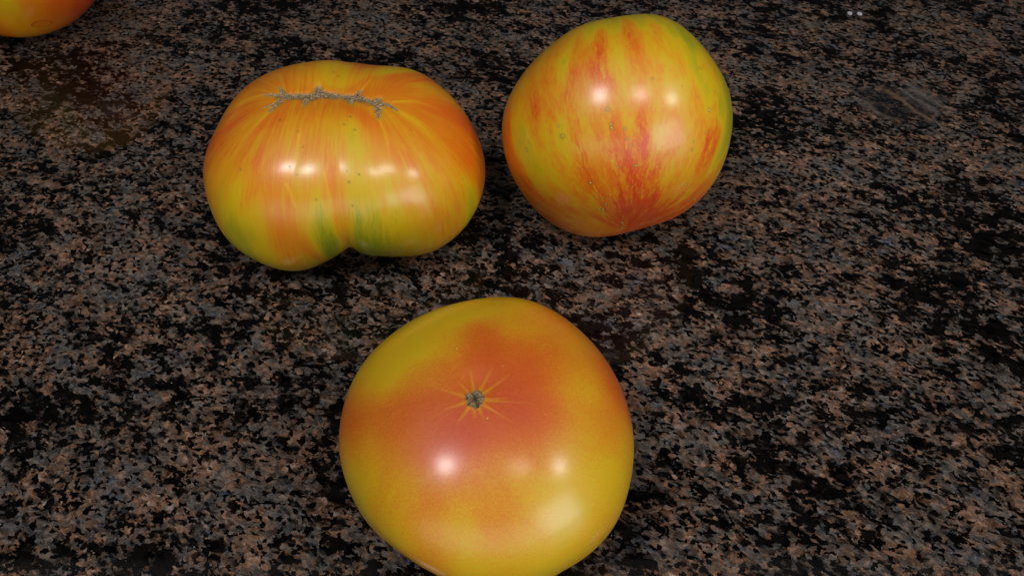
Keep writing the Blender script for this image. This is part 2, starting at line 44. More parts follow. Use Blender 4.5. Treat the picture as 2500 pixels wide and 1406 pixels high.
RIPE_BOTTOM = [[-0.0273,0.7202,0.6932,0.47000000000000003],[0.1435,0.7491,0.6467,0.52],[-0.264,0.6622,0.7013,0.4],[-0.5483,0.547,0.6326,0.4],[-0.7357,0.3305,0.5912,0.42000000000000004],[-0.5059,0.3286,0.7976,0.42000000000000004],[-0.3301,0.4219,0.8444,0.5],[-0.1782,0.3389,0.9238,0.62],[-0.0194,0.4477,0.894,0.8200000000000001],[0.0157,0.3339,0.9425,0.95],[-0.0143,0.2198,0.9754,1.0],[0.1931,0.5176,0.8336,0.5700000000000001],[0.3275,0.5963,0.7329,0.5700000000000001],[0.4649,0.586,0.6637,0.72],[0.239,0.2921,0.926,0.77],[0.3036,0.2182,0.9275,0.9],[0.4388,0.3431,0.8305,0.74],[0.5858,0.4588,0.6681,0.62],[0.72,0.3599,0.5934,0.72],[0.6303,0.2341,0.7402,0.7000000000000001],[0.5063,0.1678,0.8459,0.8],[0.3672,0.11,0.9236,0.95],[0.2181,0.0281,0.9755,1.0],[0.8451,0.2593,0.4675,0.85],[0.8938,0.118,0.4327,0.8200000000000001],[0.7551,0.1434,0.6397,0.62],[0.6868,0.0406,0.7257,0.52],[0.5892,0.0083,0.808,0.62],[0.456,-0.0559,0.8882,0.8200000000000001],[0.219,-0.1181,0.9685,1.0],[0.0573,-0.0053,0.9983,0.95],[-0.1448,0.0363,0.9888,0.8200000000000001],[-0.3342,0.1151,0.9355,0.72],[-0.4826,0.0992,0.8702,0.62],[-0.6949,0.1224,0.7086,0.42000000000000004],[-0.8108,0.0775,0.5802,0.52],[-0.8506,-0.0244,0.5252,0.8200000000000001],[-0.8863,-0.1371,0.4423,0.8200000000000001],[-0.6847,-0.1174,0.7193,0.77],[-0.5642,-0.0246,0.8253,0.74],[-0.4164,-0.1267,0.9003,0.85],[-0.2667,-0.1107,0.9574,0.9],[-0.5479,-0.2254,0.8056,0.86],[-0.3716,-0.3251,0.8696,0.95],[-0.6615,-0.2995,0.6876,0.77],[-0.8236,-0.2856,0.4901,0.62],[-0.8989,-0.2669,0.3475,0.5700000000000001],[-0.8679,-0.4097,0.2808,0.42000000000000004],[-0.76,-0.4126,0.5021,0.52],[-0.6105,-0.4629,0.6427,0.67],[-0.4931,-0.4326,0.7548,0.8200000000000001],[-0.1903,-0.3486,0.9177,1.05],[-0.2116,-0.4591,0.8628,1.12],[-0.1234,-0.4394,0.8898,1.1],[-0.0023,-0.3565,0.9343,1.0],[0.1234,-0.2921,0.9484,1.0],[0.2775,-0.2487,0.928,1.05],[0.4244,-0.195,0.8842,0.92],[0.5008,-0.2417,0.8311,0.86],[0.3602,-0.3289,0.873,1.0],[0.1212,-0.4397,0.8899,0.85],[0.6337,-0.1416,0.7605,0.62],[0.7103,-0.0159,0.7037,0.52],[0.7704,-0.1676,0.6151,0.62],[0.7989,-0.0928,0.5942,0.77],[0.9058,-0.1183,0.407,0.62],[0.9113,-0.2735,0.3078,0.52],[0.7099,-0.3041,0.6352,0.5700000000000001],[0.5935,-0.3261,0.7358,0.62],[0.4584,-0.4169,0.7849,0.67],[0.293,-0.4744,0.8301,0.72],[0.0014,-0.5689,0.8224,0.77],[0.116,-0.6306,0.7674,0.56],[-0.0823,-0.653,0.7529,0.67],[-0.2299,-0.5777,0.7832,0.9],[-0.2668,-0.7079,0.654,0.67],[-0.3368,-0.743,0.5784,0.8],[-0.4038,-0.7846,0.4705,0.72],[-0.4676,-0.695,0.5462,0.52],[-0.5783,-0.6263,0.5228,0.5700000000000001],[-0.6769,-0.6589,0.3282,0.62],[-0.8035,-0.5253,0.28,0.35],[-0.6179,-0.7258,0.3024,0.42000000000000004],[-0.4511,-0.7973,0.4011,0.38],[-0.3001,-0.8342,0.4626,0.62],[-0.2961,-0.8936,0.3373,0.72],[-0.1775,-0.8128,0.5548,0.44],[-0.1473,-0.8931,0.425,0.47000000000000003],[-0.0234,-0.7631,0.6459,0.62],[0.1091,-0.7908,0.6023,0.62],[0.0801,-0.863,0.4987,0.67],[0.2701,-0.7058,0.6549,0.52],[0.3028,-0.8317,0.4653,0.52],[0.1496,-0.9365,0.3173,0.5],[-0.0747,-0.9718,0.2237,0.47000000000000003],[0.5524,-0.4379,0.7093,0.52],[0.515,-0.6438,0.5659,0.47000000000000003],[0.6762,-0.4926,0.5478,0.44],[0.8116,-0.4666,0.3514,0.42000000000000004],[0.7687,-0.5816,0.2662,0.52],[0.6322,-0.7198,0.2868,0.52],[0.5459,-0.707,0.4497,0.35],[0.5095,-0.8172,0.2696,0.47000000000000003],[0.3425,-0.9108,0.2304,0.44],[-0.3421,-0.9354,0.0901,0.62]]
TOM_CORNER = {"axis":[0.1,0.3,1],"a":0.05098,"b":[0.06508,0.06508],"n":2.2,"creases":[],"lobes":[[5,0.4,0.01]],"dents":[[[0.1,0.3,1],0.25,0.08]],"c":[-0.32995,0.52115,0.05228],"sig":0.28,"K":[[-0.7835,-0.5486,0.2916],[-0.7743,-0.5222,0.3575],[-0.769,-0.4805,0.4216],[-0.7655,-0.4243,0.4837],[-0.748,-0.3811,0.5434],[-0.7217,-0.3677,0.5865],[-0.7062,-0.2998,0.6414],[-0.6814,-0.2346,0.6933],[-0.6686,-0.1421,0.7299],[-0.6081,-0.1072,0.7866],[-0.5897,-0.0,0.8076],[-0.5166,0.0271,0.8558],[-0.4747,0.1096,0.8733],[-0.4311,0.1919,0.8817],[-0.3941,0.2864,0.8733],[-0.3384,0.3504,0.8733],[-0.2618,0.3739,0.8897],[-0.2268,0.4649,0.8558],[-0.2017,0.5542,0.8076],[-0.1197,0.563,0.8177],[-0.0753,0.6129,0.7866],[-0.011,0.631,0.7757],[0.0562,0.642,0.7646],[0.134,0.6304,0.7646],[0.2032,0.6255,0.7533],[0.2561,0.6338,0.7299],[0.3543,0.6136,0.7057],[0.4097,0.6074,0.6806],[0.4509,0.6207,0.6414],[0.5207,0.5783,0.628],[0.538,0.6189,0.5723],[0.5936,0.5936,0.5434],[0.608,0.6296,0.4837],[0.6768,0.5679,0.4684],[0.6898,0.5996,0.4058],[0.7154,0.6003,0.3575],[0.7652,0.5559,0.3248],[0.7971,0.5376,0.275],[0.8013,0.5611,0.2074],[0.8284,0.538,0.156],[0.8525,0.5122,0.1043],[0.8566,0.5147,0.0348],[0.8828,0.4694,-0.0174],[0.9041,0.4216,-0.0696],[0.8975,0.4185,-0.1388],[0.9005,0.3822,-0.2074],[0.8914,0.3602,-0.275],[0.8833,0.3215,-0.3412],[0.874,0.2672,-0.4058],[0.8612,0.2308,-0.4529],[0.8478,0.1802,-0.4988],[0.8197,0.1298,-0.5579],[0.786,0.0688,-0.6143],[0.7443,0.013,-0.6677],[0.7167,-0.0753,-0.6933],[0.6783,-0.1566,-0.7179],[0.6303,-0.2294,-0.7417],[0.5922,-0.3149,-0.7417],[0.5232,-0.3529,-0.7757],[0.4789,-0.4312,-0.7646],[0.414,-0.4763,-0.7757],[0.3751,-0.556,-0.7417],[0.3209,-0.6035,-0.7299],[0.2561,-0.6338,-0.7299],[0.1884,-0.657,-0.7299],[0.1498,-0.7049,-0.6933],[0.0607,-0.6935,-0.7179],[0.0,-0.7085,-0.7057],[-0.0511,-0.7309,-0.6806],[-0.1313,-0.7444,-0.6547],[-0.1986,-0.741,-0.6414],[-0.2338,-0.7647,-0.6005],[-0.2702,-0.7847,-0.5579],[-0.3507,-0.7521,-0.5579],[-0.3663,-0.7855,-0.4988],[-0.4243,-0.7655,-0.4837],[-0.4396,-0.7931,-0.4216],[-0.488,-0.781,-0.3898],[-0.5357,-0.765,-0.3575],[-0.5592,-0.7696,-0.3083],[-0.6051,-0.7472,-0.275],[-0.6264,-0.7465,-0.2244],[-0.659,-0.7319,-0.1732],[-0.6769,-0.7259,-0.1216],[-0.6811,-0.7304,-0.0522],[-0.7071,-0.7071,0.0],[-0.7304,-0.6811,0.0522],[-0.7619,-0.6393,0.1043],[-0.7545,-0.6331,0.1732],[-0.7542,-0.6107,0.2413]],"W":[-0.02557,-0.02835,-0.03901,-0.06253,-0.08313,-0.08136,-0.11615,-0.13866,-0.18337,-0.11425,-0.10796,-0.03505,-0.00273,0.01702,0.02929,0.00763,-0.03722,-0.02416,0.00876,-0.00093,0.01887,0.02374,0.0224,0.01336,0.00664,0.00451,0.00737,0.01182,0.01394,0.01616,0.01235,0.00937,0.0056,0.00437,0.00476,0.00652,0.00684,0.00498,0.00349,-0.00378,-0.01186,-0.0113,-0.01461,-0.01313,-0.00071,0.00314,-0.00068,-0.01369,-0.02813,-0.03444,-0.03587,-0.02699,-0.01371,0.00229,-0.0156,-0.023,-0.0139,-0.00728,0.01912,0.02223,0.01974,0.00749,-0.00104,-0.00258,0.00486,0.01578,0.02917,0.03484,0.03279,0.0214,0.01208,0.00677,0.00522,0.01148,0.01303,0.01973,0.01558,0.0145,0.01135,0.00135,-0.00103,-0.0082,-0.00964,-0.01069,-0.01209,-0.00739,-0.00567,-0.01071,-0.00926,-0.011]}
RIPE_CORNER = [[0.1177,-0.9383,-0.3252,0.55],[0.1926,-0.8698,-0.4544,0.66],[0.3807,-0.8425,-0.3811,0.8],[0.5675,-0.7508,-0.338,0.95],[0.7011,-0.5891,-0.4017,1.05],[0.4793,-0.703,-0.5254,0.85],[0.2552,-0.764,-0.5927,0.7],[0.0499,-0.8332,-0.5507,0.6],[-0.0794,-0.8422,-0.5333,0.85],[0.1648,-0.971,-0.173,0.42],[0.3973,-0.8943,-0.2057,0.75]]
SCAR_L = [[[-0.5066,0.0253,0.8618,3.119],[-0.4383,0.0096,0.8988,3.623],[-0.3715,0.0227,0.9282,2.93],[-0.288,0.0215,0.9574,3.61],[-0.2169,0.0216,0.976,4.803],[-0.1517,0.0836,0.9849,4.82],[-0.0707,0.0602,0.9957,3.772],[0.0342,0.0392,0.9986,2.903],[0.1135,0.0283,0.9931,1.874],[0.1686,0.0163,0.9855,2.55],[0.2297,0.0024,0.9733,3.9],[0.292,0.0095,0.9564,3.727],[0.3625,-0.0392,0.9311,2.29],[0.425,-0.075,0.9021,2.512],[0.488,-0.0845,0.8687,3.176]],[[-0.4938,0.0167,0.8694,1.903],[-0.5594,0.0423,0.8278,1.253],[-0.6272,0.0635,0.7762,0.245]],[[-0.4717,0.0545,0.88,2.081],[-0.4942,0.1109,0.8623,1.257],[-0.512,0.1553,0.8448,0.281]],[[-0.474,-0.045,0.8794,2.063],[-0.5038,-0.1147,0.8562,1.642],[-0.5326,-0.2045,0.8213,0.612]],[[-0.5092,-0.0837,0.8566,0.961],[-0.5402,-0.1188,0.8331,0.617],[-0.5884,-0.1337,0.7974,0.274]],[[-0.2571,-0.031,0.9659,2.222],[-0.245,-0.1155,0.9626,1.357],[-0.2472,-0.1658,0.9547,0.338]],[[-0.1638,0.1233,0.9788,3.455],[-0.16,0.173,0.9718,2.428],[-0.1592,0.1848,0.9698,1.736]],[[0.2211,-0.0504,0.9739,2.025],[0.26,-0.1227,0.9578,0.469]],[[0.2872,0.0492,0.9566,2.04],[0.309,0.1211,0.9433,0.41]],[[0.4862,-0.0664,0.8713,2.678],[0.4901,-0.0234,0.8714,1.849]],[[0.4889,-0.1055,0.8659,2.669],[0.491,-0.185,0.8513,2.317],[0.4917,-0.2342,0.8387,1.647],[0.4927,-0.2955,0.8185,0.524]],[[0.5146,-0.0896,0.8527,1.503],[0.576,-0.0985,0.8115,1.4],[0.6287,-0.1433,0.7643,0.265]]]
RAYS_L = [[[-0.5261,-0.1892,0.8291,1.417],[-0.6064,-0.3167,0.7294,2.415],[-0.6816,-0.4255,0.5952,2.811]],[[0.6025,-0.1272,0.7879,1.583],[0.7223,-0.1978,0.6627,3.144],[0.8161,-0.2809,0.505,2.737]],[[-0.6032,0.0573,0.7956,1.249],[-0.7489,0.0735,0.6586,2.114],[-0.8534,0.0379,0.5199,2.567]],[[0.5935,-0.0393,0.8039,1.198],[0.7163,0.0366,0.6968,1.812],[0.8492,0.0529,0.5254,1.828]],[[-0.2754,-0.8172,0.5063,1.341],[-0.2247,-0.8812,0.4159,1.72],[-0.1892,-0.9306,0.3134,1.149]],[[0.027,-0.7917,0.6103,1.137],[0.0781,-0.9094,0.4085,1.514],[0.1183,-0.9823,0.1452,1.157]],[[0.1792,-0.9579,0.2245,0.765],[0.2262,-0.9725,-0.0553,0.983]],[[0.7157,-0.302,0.6297,0.583],[0.7467,-0.453,0.487,0.768]],[[-0.1487,-0.096,0.9842,0.807],[-0.0685,-0.4113,0.9089,0.978]],[[0.4942,-0.2902,0.8195,0.975],[0.5421,-0.469,0.6973,1.341],[0.5374,-0.608,0.5844,0.946]],[[-0.2214,-0.5253,0.8216,0.973],[-0.2126,-0.6814,0.7004,0.961]],[[-0.1609,0.105,0.9814,1.027],[-0.1516,0.2337,0.9604,1.453],[-0.1983,0.4625,0.8642,1.277]],[[0.312,0.0935,0.9455,1.015],[0.3595,0.2529,0.8982,1.44],[0.3873,0.5792,0.7173,1.286]],[[0.7978,-0.5034,0.332,0.962],[0.8031,-0.5799,0.1369,1.359],[0.7884,-0.6103,-0.0767,0.993]]]
RAYS_B = [[[-0.0857,-0.0671,0.9941,1.672],[-0.1012,0.0256,0.9945,0.793],[-0.1236,0.1727,0.9772,0.551]],[[-0.0469,-0.0745,0.9961,1.966],[-0.0096,0.007,0.9999,1.13],[0.054,0.138,0.989,0.784]],[[-0.0258,-0.0968,0.995,1.962],[0.0589,-0.0312,0.9978,1.125],[0.2011,0.0839,0.976,0.78]],[[-0.0137,-0.1357,0.9907,1.564],[0.0623,-0.1339,0.989,0.67],[0.1877,-0.1267,0.974,0.46]],[[-0.0213,-0.173,0.9847,1.656],[0.0681,-0.232,0.9703,0.775],[0.2148,-0.3178,0.9235,0.53]],[[-0.1062,-0.1886,0.9763,1.949],[-0.1444,-0.2469,0.9582,1.109],[-0.2071,-0.3347,0.9193,0.76]],[[-0.1289,-0.1548,0.9795,1.857],[-0.1999,-0.1776,0.9636,1.004],[-0.3162,-0.2088,0.9255,0.691]],[[-0.1309,-0.1155,0.9846,1.862],[-0.2289,-0.0796,0.9702,1.012],[-0.3935,-0.0059,0.9193,0.703]],[[-0.1159,-0.0855,0.9896,1.768],[-0.1543,-0.0397,0.9872,0.901],[-0.2157,0.0359,0.9758,0.624]],[[-0.0734,-0.2022,0.9766,2.14],[-0.0739,-0.2386,0.9683,1.331],[-0.074,-0.2928,0.9533,0.912]],[[-0.0479,-0.1979,0.979,1.946],[-0.0304,-0.2391,0.9705,1.109],[-0.0034,-0.3009,0.9536,0.759]],[[-0.0135,-0.1434,0.9896,1.562],[0.1302,-0.1555,0.9792,0.668],[0.3688,-0.1551,0.9165,0.461]]]
SPK_L = [[0.2489,-0.3222,0.9134,0.872],[-0.1707,-0.628,0.7593,0.547],[0.3142,-0.7647,0.5626,0.763],[0.232,-0.8188,0.5251,0.916],[0.243,-0.9022,0.3563,0.766],[-0.259,-0.7397,0.6212,0.933],[-0.6194,-0.6155,0.4874,0.72],[0.9111,-0.367,0.1875,0.561],[0.2961,-0.4632,0.8354,0.704],[-0.0391,-0.9057,0.4222,0.769],[-0.2424,-0.4872,0.839,0.554],[-0.084,-0.763,0.641,0.618],[0.9211,-0.3884,-0.026,0.573],[-0.1951,-0.7906,0.5804,0.542],[0.2213,-0.7687,0.6001,0.536],[0.9156,-0.2981,0.2698,0.481],[0.0381,0.3611,0.9317,0.593],[-0.028,0.4335,0.9007,0.77],[-0.4225,-0.3359,0.8418,0.887],[0.1942,-0.4202,0.8864,0.709]]
SPK_B = [[-0.2251,0.3349,0.915,0.729],[0.0284,-0.2947,0.9552,0.828],[0.1441,0.1654,0.9756,0.571],[0.4504,-0.2217,0.8649,0.558],[-0.3785,-0.6516,0.6574,0.551],[0.258,-0.8151,0.5187,0.549],[-0.6551,-0.1604,0.7383,0.573],[0.7336,-0.037,0.6786,0.723],[-0.0756,-0.7927,0.6049,0.546],[0.6042,0.265,0.7515,0.588],[-0.5372,0.1828,0.8234,0.583],[0.7486,-0.4553,0.482,0.571]]
SPK_R = [[-0.2017,-0.6909,0.6943,1.385],[-0.1746,-0.767,0.6174,1.076],[-0.1701,-0.7848,0.5959,1.229],[-0.0719,-0.7965,0.6003,0.923],[-0.0494,-0.8415,0.538,1.001],[-0.0144,-0.8663,0.4994,0.695],[0.0322,-0.9373,0.347,1.17],[-0.3142,-0.9363,0.157,1.424],[-0.2776,-0.9607,-0.0061,0.725],[-0.21,-0.9777,-0.0041,0.805],[-0.1754,-0.9812,-0.0803,1.219],[-0.1893,-0.9649,-0.1819,1.48],[-0.2263,-0.9566,-0.1838,1.234],[-0.1431,-0.9894,-0.0244,0.726],[0.0172,-0.8912,-0.4533,1.365],[0.0362,-0.8291,-0.558,1.213],[-0.1081,-0.9377,0.3303,0.857],[-0.3179,-0.9067,0.2773,0.704],[-0.3762,-0.8862,0.2704,0.706],[-0.7771,-0.5881,0.2244,1.294],[-0.5262,-0.7147,0.4607,1.562],[0.587,-0.559,0.5856,1.29],[0.5759,-0.673,0.4641,0.966],[0.4667,-0.7936,0.3904,0.956],[0.6547,-0.7087,-0.2628,1.296],[0.4894,-0.869,0.0725,1.065],[0.8361,-0.4614,0.2967,0.931],[0.653,-0.4018,0.6419,0.82],[0.5278,-0.3125,0.7898,0.896],[0.4887,-0.5389,0.6861,0.718],[0.1312,-0.5189,0.8447,0.703],[0.0267,-0.9878,0.1532,0.714],[0.3572,-0.933,-0.045,0.576],[0.4961,-0.8373,-0.2298,0.763],[-0.4373,-0.8993,-0.0054,0.484],[-0.5554,-0.6551,0.5122,0.939],[-0.333,-0.8898,-0.312,0.585],[0.4712,-0.7598,0.4479,0.716],[0.3619,-0.5203,0.7735,0.553]]
SCAR_B = [-0.0734,-0.1364,0.9879,6.706]
BRUISE = [0.3314,-0.8066,-0.4895,9.747]
def rot_to(axis, roll=0.0):
    z=np.array(axis,float); z/=np.linalg.norm(z)
    x=np.array([1.0,0,0]); x-=z*x.dot(z); x/=np.linalg.norm(x)
    y=np.cross(z,x)
    return np.stack([x,y,z],1)          # columns: body axes in world
def radius(T, D):
    """distance of the skin from the centre along unit directions D (world axes)"""
    R=rot_to(T['axis']); B=D@R
    n=T['n']
    r=(np.abs(B[:,0]/T['b'][0])**n+np.abs(B[:,1]/T['b'][1])**n+np.abs(B[:,2]/T['a'])**n)**(-1/n)
    th=np.arccos(np.clip(B[:,2],-1,1)); ph=np.arctan2(B[:,1],B[:,0])
    s=np.sin(th)
    for (p0,w,dep,t0,tw) in T['creases']:
        d=(ph-p0+np.pi)%(2*np.pi)-np.pi
        r=r*(1-dep*np.exp(-np.sqrt((d*s/w)**2+.04)+.2)*np.exp(-((th-t0)/tw)**2))
    for (m,p0,amp) in T['lobes']:
        r=r*(1+amp*np.cos(m*(ph-p0))*s**3)
    for (v,w,dep) in T['dents']:
        c=np.clip(D@(np.array(v)/np.linalg.norm(v)),-1,1)
        r=r*(1-dep*np.exp(-(np.arccos(c)/w)**2))
    if 'K' in T:
        K=np.array(T['K']); W=np.array(T['W'])
        C=np.clip(D@K.T,-1,1)
        r=r*np.exp(np.exp((C-1)/T['sig']**2)@W)
    return r
# ---------------------------------------------------------------- helpers
def tag(o, label=None, cat=None, group=None, kind=None):
    for k, v in (('label', label), ('category', cat), ('group', group), ('kind', kind)):
        if v: o[k] = v
    return o
def link(name, me, mat=None, parent=None):
    o = bpy.data.objects.new(name, me); COL.objects.link(o)
    if mat: me.materials.append(mat)
    if parent: o.parent = parent
    return o
class NT:
    """small helper to write node trees"""
    def __init__(s, name):
        s.m = bpy.data.materials.new(name); s.m.use_nodes = True; s.t = s.m.node_tree
        s.bsdf = s.t.nodes['Principled BSDF']
    def n(s, typ, ins=None, **kw):
        nd = s.t.nodes.new(typ)
        for k, v in kw.items(): setattr(nd, k, v)
        for k, v in (ins or {}).items(): s.set(nd.inputs[k], v)
        return nd
    def set(s, sock, v):
        if isinstance(v, bpy.types.NodeSocket): s.t.links.new(v, sock)
        elif isinstance(v, bpy.types.Node): s.t.links.new(v.outputs[0], sock)
        else: sock.default_value = v
    def math(s, op, a, b=0.0, c=None, clamp=False):
        nd = s.n('ShaderNodeMath', operation=op, use_clamp=clamp); s.set(nd.inputs[0], a); s.set(nd.inputs[1], b)
        if c is not None: s.set(nd.inputs[2], c)
        return nd.outputs[0]
    def vmath(s, op, a, b):
        nd = s.n('ShaderNodeVectorMath', operation=op); s.set(nd.inputs[0], a); s.set(nd.inputs[1], b); return nd.outputs[0]
    def mix(s, f, a, b, blend='MIX'):
        nd = s.n('ShaderNodeMix', data_type='RGBA', blend_type=blend); s.set(nd.inputs[0], f); s.set(nd.inputs[6], a); s.set(nd.inputs[7], b); return nd.outputs[2]
    def ramp(s, f, stops, interp='LINEAR'):
        nd = s.n('ShaderNodeValToRGB'); nd.color_ramp.interpolation = interp; e = nd.color_ramp.elements
        while len(e) < len(stops): e.new(.5)
        for i, (p, c) in enumerate(stops):
            e[i].position = p; e[i].color = (c, c, c, 1) if isinstance(c, (int, float)) else (*c, 1)
        s.set(nd.inputs[0], f); return nd.outputs[0]
    def attr(s, name): return s.n('ShaderNodeAttribute', attribute_name=name)
    def noise(s, vec, scale, detail=2, rough=.5, dist=0, out=0):
        nd = s.n('ShaderNodeTexNoise'); s.set(nd.inputs['Vector'], vec); nd.inputs['Scale'].default_value = scale
        nd.inputs['Detail'].default_value = detail; nd.inputs['Roughness'].default_value = rough; nd.inputs['Distortion'].default_value = dist
        return nd.outputs[out]
    def voro(s, vec, scale, feature='F1'):
        nd = s.n('ShaderNodeTexVoronoi', feature=feature); s.set(nd.inputs['Vector'], vec); nd.inputs['Scale'].default_value = scale; return nd

def srgb(r, g, b):
    f = lambda c: ((c/255+.055)/1.055)**2.4 if c > 10 else c/255/12.92
    return (f(r), f(g), f(b))

# ---------------------------------------------------------------- granite
def granite():
    N = NT('polished_granite')
    tc = N.n('ShaderNodeTexCoord').outputs['Object']
    mp = N.n('ShaderNodeMapping', {'Vector': tc}); mp.vector_type = 'TEXTURE'; mp.inputs['Rotation'].default_value = (0, 0, math.radians(-24)); mp.inputs['Scale'].default_value = (1.4, 1, 1)
    p = mp.outputs[0]
    warp = N.noise(p, 210, 3, .6, out=1)
    wv = N.vmath('SCALE', N.vmath('SUBTRACT', warp, (.5, .5, .5)), (0, 0, 0)); wv.node.inputs[3].default_value = .0040
    q = N.vmath('ADD', p, wv)
    warp2 = N.noise(p, 900, 2, .6, out=1)
    wv2 = N.vmath('SCALE', N.vmath('SUBTRACT', warp2, (.5, .5, .5)), (0, 0, 0)); wv2.node.inputs[3].default_value = .0016
    q2 = N.vmath('ADD', q, wv2)
    # pale minerals: feldspar, quartz
    v1 = N.voro(q2, 330); v2 = N.voro(q2, 640)
    r1 = N.n('ShaderNodeSeparateColor', {'Color': v1.outputs['Color']})
    r2 = N.n('ShaderNodeSeparateColor', {'Color': v2.outputs['Color']})
    cl = N.noise(p, 62, 3, .55)
    soft = N.math('ADD', N.math('MULTIPLY', N.noise(q, 290, 4, .62), .55), N.math('MULTIPLY', N.noise(v2.outputs['Position'], 260, 3, .6), .5))
    hue = N.math('ADD', N.math('MULTIPLY', r1.outputs[0], .15), N.math('ADD', N.math('MULTIPLY', r2.outputs[0], .13), N.math('ADD', N.math('MULTIPLY', N.math('SUBTRACT', soft, .465), 1.35), N.math('MULTIPLY', N.math('SUBTRACT', cl, .24), .95))))
    base = N.ramp(hue, GR_HUE)
    val = N.math('ADD', N.math('MULTIPLY', r2.outputs[1], .42), N.math('ADD', N.math('MULTIPLY', r1.outputs[1], .25), N.math('MULTIPLY', N.math('SUBTRACT', N.noise(q, 420, 4, .65), .26), 1.25)))
    base = N.mix(1.0, base, N.ramp(val, [(0, .25), (.5, .72), (1.0, 1.75)]), 'MULTIPLY')
    smudge = N.noise(q, 700, 3, .6)
    base = N.mix(1.0, base, N.ramp(smudge, [(.3, .58), (.7, 1.35)]), 'MULTIPLY')
    # dark mica
    vb = N.voro(q2, 520); rb = N.n('ShaderNodeSeparateColor', {'Color': vb.outputs['Color']})
    big = N.math('ADD', N.math('MULTIPLY', N.noise(vb.outputs['Position'], 112, 4, .60), .72), N.math('MULTIPLY', N.noise(q2, 150, 3, .6), .28))
    lowd = N.noise(p, 20, 3, .5)
    v3 = N.voro(q2, 270); r3 = N.n('ShaderNodeSeparateColor', {'Color': v3.outputs['Color']})
    dk = N.math('ADD', N.math('ADD', N.math('MULTIPLY', r3.outputs[0], .16), N.math('MULTIPLY', rb.outputs[0], .16)), N.math('ADD', N.math('MULTIPLY', big, 1.0), N.math('MULTIPLY', N.math('SUBTRACT', lowd, .5), .7)))
    mask1 = N.ramp(dk, GR_BLACK)
    fine = N.math('ADD', N.math('MULTIPLY', r2.outputs[2], .55), N.math('MULTIPLY', big, .6))
    mask2 = N.ramp(fine, GR_FINE)
    mask = N.math('MINIMUM', mask1, mask2)
    dark = N.mix(N.math('MULTIPLY', r1.outputs[2], 1.0), (.0008, .0008, .001, 1), (.006, .005, .0045, 1))
    col = N.mix(mask, dark, base)
    # a banded lens of darker rock
    cpt = N.vmath('SUBTRACT', tc, (.2354+.010, .4131, 0))
    m2 = N.n('ShaderNodeMapping', {'Vector': cpt}); m2.inputs['Rotation'].default_value = (0, 0, math.radians(8)); m2.inputs['Scale'].default_value = (1/.031, 1/.021, 0)
    le = N.n('ShaderNodeVectorMath', operation='LENGTH'); N.set(le.inputs[0], N.vmath('ADD', m2.outputs[0], N.vmath('MULTIPLY', N.vmath('SUBTRACT', N.noise(tc, 90, 3, .6, out=1), (.5, .5, .5)), (1.7, 1.7, 0))))
    lm = N.ramp(le.outputs['Value'], [(.72, 1), (1.0, 0)])
    sx = N.n('ShaderNodeSeparateXYZ', {'Vector': N.vmath('ADD', cpt, N.vmath('MULTIPLY', N.vmath('SUBTRACT', N.noise(tc, 60, 3, .55, out=1), (.5, .5, .5)), (.010, .006, 0)))})
    ba = N.math('ADD', N.math('MULTIPLY', sx.outputs[0], 18.0), N.math('MULTIPLY', sx.outputs[1], 10.5))
    band = N.ramp(N.math('ADD', ba, .5), [(0.0, (.02, .017, .015)), (.10, (.05, .042, .036)), (.17, (.006, .006, .007)), (.48, (.005, .005, .006)), (.55, (.085, .052, .033)), (.60, (.012, .010, .009)), (.68, (.014, .012, .011)), (.74, (.055, .05, .047)), (.80, (.012, .012, .013)), (.88, (.06, .052, .05)), (1.0, (.02, .018, .02))])
    band = N.mix(1.0, band, N.ramp(smudge, [(.25, 1.1), (.75, 3.6)]), 'MULTIPLY')
    col = N.mix(N.math('MULTIPLY', lm, .65), col, band)
    # sparkle of mica and quartz, painted as pale flecks in the base colour
    v4 = N.voro(p, 520); r4 = N.n('ShaderNodeSeparateColor', {'Color': v4.outputs['Color']})
    gl = N.math('MULTIPLY', N.math('LESS_THAN', v4.outputs['Distance'], .13), N.math('GREATER_THAN', r4.outputs[0], .975))
    col = N.mix(N.math('MULTIPLY', gl, .8), col, (.34, .35, .37, 1))
    N.set(N.bsdf.inputs['Base Color'], col)
    N.set(N.bsdf.inputs['Roughness'], N.ramp(smudge, [(.3, .02), (.7, .05)]))
    N.bsdf.inputs['IOR'].default_value = 1.5; N.bsdf.inputs['Specular IOR Level'].default_value = .14
    return N.m
GR_HUE = [(.0, (.045, .053, .084)), (.14, (.062, .069, .094)), (.22, (.082, .082, .086)), (.32, (.084, .073, .066)), (.44, (.120, .094, .080)), (.54, (.148, .092, .064)), (.63, (.195, .095, .055)), (.77, (.22, .160, .134)), (1.0, (.29, .275, .265))]
GR_BLACK = [(.56, 0), (.595, .05), (.612, .36), (.69, 1)]
GR_FINE = [(.42, 0), (.47, .5), (.56, 1)]

def slab(x0, x1, y0, y1, z0, z1, bev):
    bm = bmesh.new()
    bmesh.ops.create_cube(bm, size=1)
    for v in bm.verts: v.co = ((x0+x1)/2+v.co.x*(x1-x0), (y0+y1)/2+v.co.y*(y1-y0), (z0+z1)/2+v.co.z*(z1-z0))
    bmesh.ops.bevel(bm, geom=bm.edges[:], offset=bev, segments=3, affect='EDGES')
    me = bpy.data.meshes.new('countertop'); bm.to_mesh(me); bm.free(); return me
counter = link('countertop', slab(-1.3, 1.3, -.30, 1.25, -.03, 0, .006), granite())
tag(counter, 'dark speckled polished granite countertop', None, None, 'structure')

